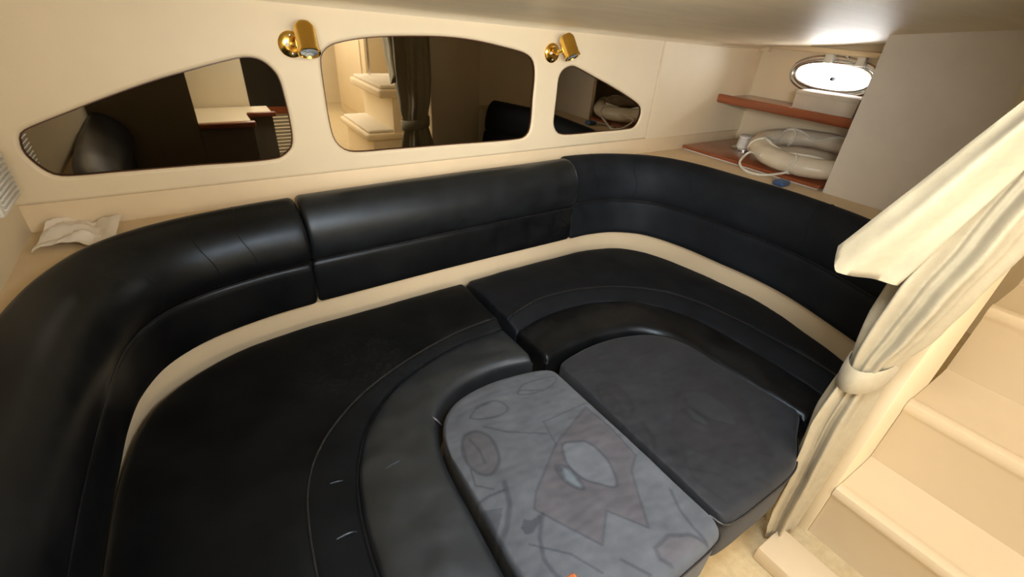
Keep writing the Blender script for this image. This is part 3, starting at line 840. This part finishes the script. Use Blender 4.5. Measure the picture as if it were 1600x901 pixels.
rg = thing('life_ring', (2.30, 1.01, 0.385), 'cream vinyl life ring with white grab rope lying in the niche', 'life ring')
RC = Vector((2.30, 1.01, 0.459)); RM, RS = 0.186, 0.048
def ringp(a, ph, k=1.0):
    wr = 1 + 0.03 * math.sin(a * 9 + 1) + 0.02 * math.sin(a * 17)
    d = RM + RS * k * wr * math.cos(ph)
    x = d * math.cos(a); y = (RM * 1.17 + RS * k * wr * math.cos(ph)) * math.sin(a); z = RS * 0.82 * k * wr * math.sin(ph)
    return RC + Vector((x * 0.990 - z * 0.14, y, x * 0.14 + z * 0.990 + 0.03 * y))
rows = [[ringp(2 * math.pi * i / 96, 2 * math.pi * j / 20) for j in range(20)] for i in range(96)]
MB().grid(rows, close_u=True, close_v=True).build('ring_body', RINGM, rg)
for a in (2.2, 3.3, 4.4, 0.9, 5.6):
    MB().tube([ringp(a + 0.05 * math.sin(ph * 2), ph, 1.03) for ph in [2 * math.pi * j / 24 for j in range(24)]], 0.005, 6, closed=True).build('rope_loop', ROPE, rg)
pts = [ringp(2 * math.pi * i / 80, 2.3 + 0.5 * math.sin(5 * 2 * math.pi * i / 80), 1.10) for i in range(80)]
MB().tube(pts, 0.005, 6, closed=True).build('grab_rope', ROPE, rg)
q = cat_rom([tuple(ringp(2.75, 0.2, 1.05)), (2.12, 1.19, 0.43), (2.06, 1.185, 0.39), (2.04, 1.13, 0.368), (2.07, 1.06, 0.367), tuple(ringp(3.3, -0.6, 1.05))], 40)
MB().tube(q, 0.0055, 6).build('loose_rope', ROPE, rg)
m = MB(); m.box(1.985, 2.045, 0.925, 0.975, 0.361, 0.383, 0.008, 3)
tag(m.build('clip', BLUE), 'small blue plastic clip on the ledge below the life ring', 'clip')
bx = thing('carton', (2.43, 1.06, 0.613), 'small beige carton standing on the shelf in front of the porthole', 'box')
MB().box(2.37, 2.50, 0.93, 1.20, 0.613, 0.690, 0.003).build('carton_body', BOXM, bx)
MB().box(2.368, 2.502, 0.928, 1.202, 0.676, 0.694, 0.002).build('carton_lid', BOXM, bx)

# ------------------------------------------------------------------ left corner: vent grille and crumpled tissue
vg = thing('vent_grille', (-0.40, 1.45, 0.45), 'white ribbed plastic vent in the left corner below the long mirror', 'vent')
vb = MB().box(-0.424, -0.398, 1.36, 1.52, 0.470, 0.585, 0.006, 2).build('vent_body', WHITEP, vg)
for k in range(9):
    MB().box(-0.399, -0.392, 1.37, 1.505, 0.482 + k * 0.011, 0.487 + k * 0.011, 0.0015, 1).build('rib', WHITEP, vb)
rows = []
for i in range(14):
    row = []
    for j in range(18):
        u, v = i / 13, j / 17
        x = -0.40 + 0.15 * v + 0.02 * u; y = 1.40 + 0.14 * u + 0.02 * math.sin(v * 5)
        z = 0.364 + 0.018 * abs(math.sin(v * 3.1 + u * 1.5)) * (0.4 + u) + 0.012 * (noise.noise(Vector((u * 4, v * 5, 3))) + 0.4)
        row.append(Vector((x, y, max(z, 0.362))))
    rows.append(row)
tag(MB().grid(rows).build('paper_tissue', PAPER, angle=20), 'crumpled white paper tissue on the ledge in the left corner', 'tissue')

# ------------------------------------------------------------------ galley counter behind the sofa and the saloon seen in the mirrors
gc = thing('galley_counter', (0.13, -0.05, 0.296), 'cream galley counter with a mahogany edge behind the sofa', 'counter')
MB().box(0.0, 0.265, 0.155, 0.198, 0.297, 0.325, 0.006, 3).build('wooden_edge', MAHOG, gc)
MB().box(0.0, 0.25, -0.32, 0.155, 0.297, 0.312).build('counter_top', SALON, gc)
MB().box(0.25, 0.39, -0.32, -0.075, 0.297, 0.312).build('counter_top', SALON, gc)
MB().box(0.25, 0.405, -0.075, -0.05, 0.297, 0.325, 0.006, 3).build('wooden_edge', MAHOG, gc)
m = MB(); m.box(-0.47, 0.30, -0.40, -0.34, -0.42, 0.74)
struct(m.build('wall_near', SALON, smooth=False))
m = MB(); m.box(-1.6, -1.55, -4.6, 0.12, -0.42, 1.5)
struct(m.build('wall_saloon_left', SALON, smooth=False))
m = MB(); m.box(-1.6, 3.3, -4.6, -4.55, -0.42, 1.5)
struct(m.build('wall_saloon_end', SALON, smooth=False))
m = MB(); m.box(3.25, 3.3, -4.6, 0.45, -0.42, 1.5)
struct(m.build('wall_saloon_right', SALON, smooth=False))
m = MB(); m.box(-1.6, 3.3, -4.6, -0.08, 1.5, 1.55); m.box(-1.6, 3.3, -0.10, -0.06, 1.10, 1.55); m.box(2.50, 3.3, -0.10, 0.46, 1.08, 1.13); m.box(2.0, 2.7, -0.10, 0.46, 1.075, 1.13); m.box(-1.6, -0.44, -0.10, 0.17, 1.08, 1.13); m.box(-1.6, -0.46, 0.12, 0.165, -0.42, 1.13)
struct(m.build('ceiling_saloon', SALON, smooth=False))

lv = thing('louvred_door', (0.66, -1.5, -0.42), 'grey louvred locker door with mahogany frame in the galley', 'door')
MB().box(0.40, 0.92, -1.56, -1.52, -0.42, -0.33).build('frame_rail', MAHOG, lv)
MB().box(0.40, 0.92, -1.56, -1.52, 0.03, 0.09).build('frame_rail', MAHOG, lv)
MB().box(0.40, 0.46, -1.56, -1.52, -0.33, 0.03).build('frame_stile', MAHOG, lv)
MB().box(0.40, 0.92, -1.56, -1.525, 0.09, 0.75).build('upper_panel', DARK, lv, smooth=False)
for k in range(12):
    MB().box(0.46, 0.92, -1.55, -1.53, -0.325 + k * 0.030, -0.303 + k * 0.030, M=None).build('slat', GREYL, lv, smooth=False)
ss = thing('saloon_step_unit', (1.6, -1.6, -0.42), 'cream stepped seat with white pads in the saloon', 'steps')
MB().box(1.30, 2.0, -1.95, -1.10, -0.42, -0.14).build('lower_block', SALON, ss)
MB().box(1.24, 1.75, -1.97, -1.08, -0.16, -0.10, 0.02, 3).build('lower_tread', SALON, ss)
MB().box(1.27, 1.70, -1.93, -1.13, -0.10, -0.075, 0.012, 3).build('lower_pad', PADM, ss)
MB().box(1.50, 2.2, -1.95, -1.10, -0.10, 0.22).build('upper_block', SALON, ss)
MB().box(1.38, 2.2, -1.97, -1.08, 0.20, 0.27, 0.02, 3).build('upper_tread', SALON, ss)
MB().box(1.41, 2.15, -1.93, -1.13, 0.27, 0.30, 0.012, 3).build('upper_pad', PADM, ss)
m = MB(); m.tube([Vector((1.55, -1.85, 0.30)), Vector((1.55, -1.85, 1.49))], 0.013, 12)
tag(m.build('grab_pole', CHROME), 'slim steel grab pole rising from the stepped seat', 'pole')
cb = thing('saloon_cabinet', (2.2, -3.3, -0.42), 'tall cream cabinet at the far side of the saloon', 'cabinet')
MB().box(1.75, 2.7, -3.9, -2.6, -0.42, 1.49, 0.01).build('cabinet_body', SALON, cb)
MB().box(1.735, 1.75, -3.8, -2.75, -0.30, 0.62, 0.01, 2).build('cabinet_door', SALON, cb)
pf = thing('picture_frame', (1.73, -3.4, 0.72), 'dark framed picture on the far saloon cabinet', 'picture')
MB().box(1.735, 1.748, -3.62, -3.20, 0.70, 1.25).build('print', PICT, pf, smooth=False)
for b_ in ((-3.65, -3.61, 0.68, 1.27), (-3.21, -3.17, 0.68, 1.27), (-3.65, -3.17, 0.67, 0.71), (-3.65, -3.17, 1.24, 1.28)):
    MB().box(1.722, 1.749, *b_).build('frame_bar', DARK, pf, smooth=False)

for o in list(scene.objects):
    if 'org' in o: del o['org']
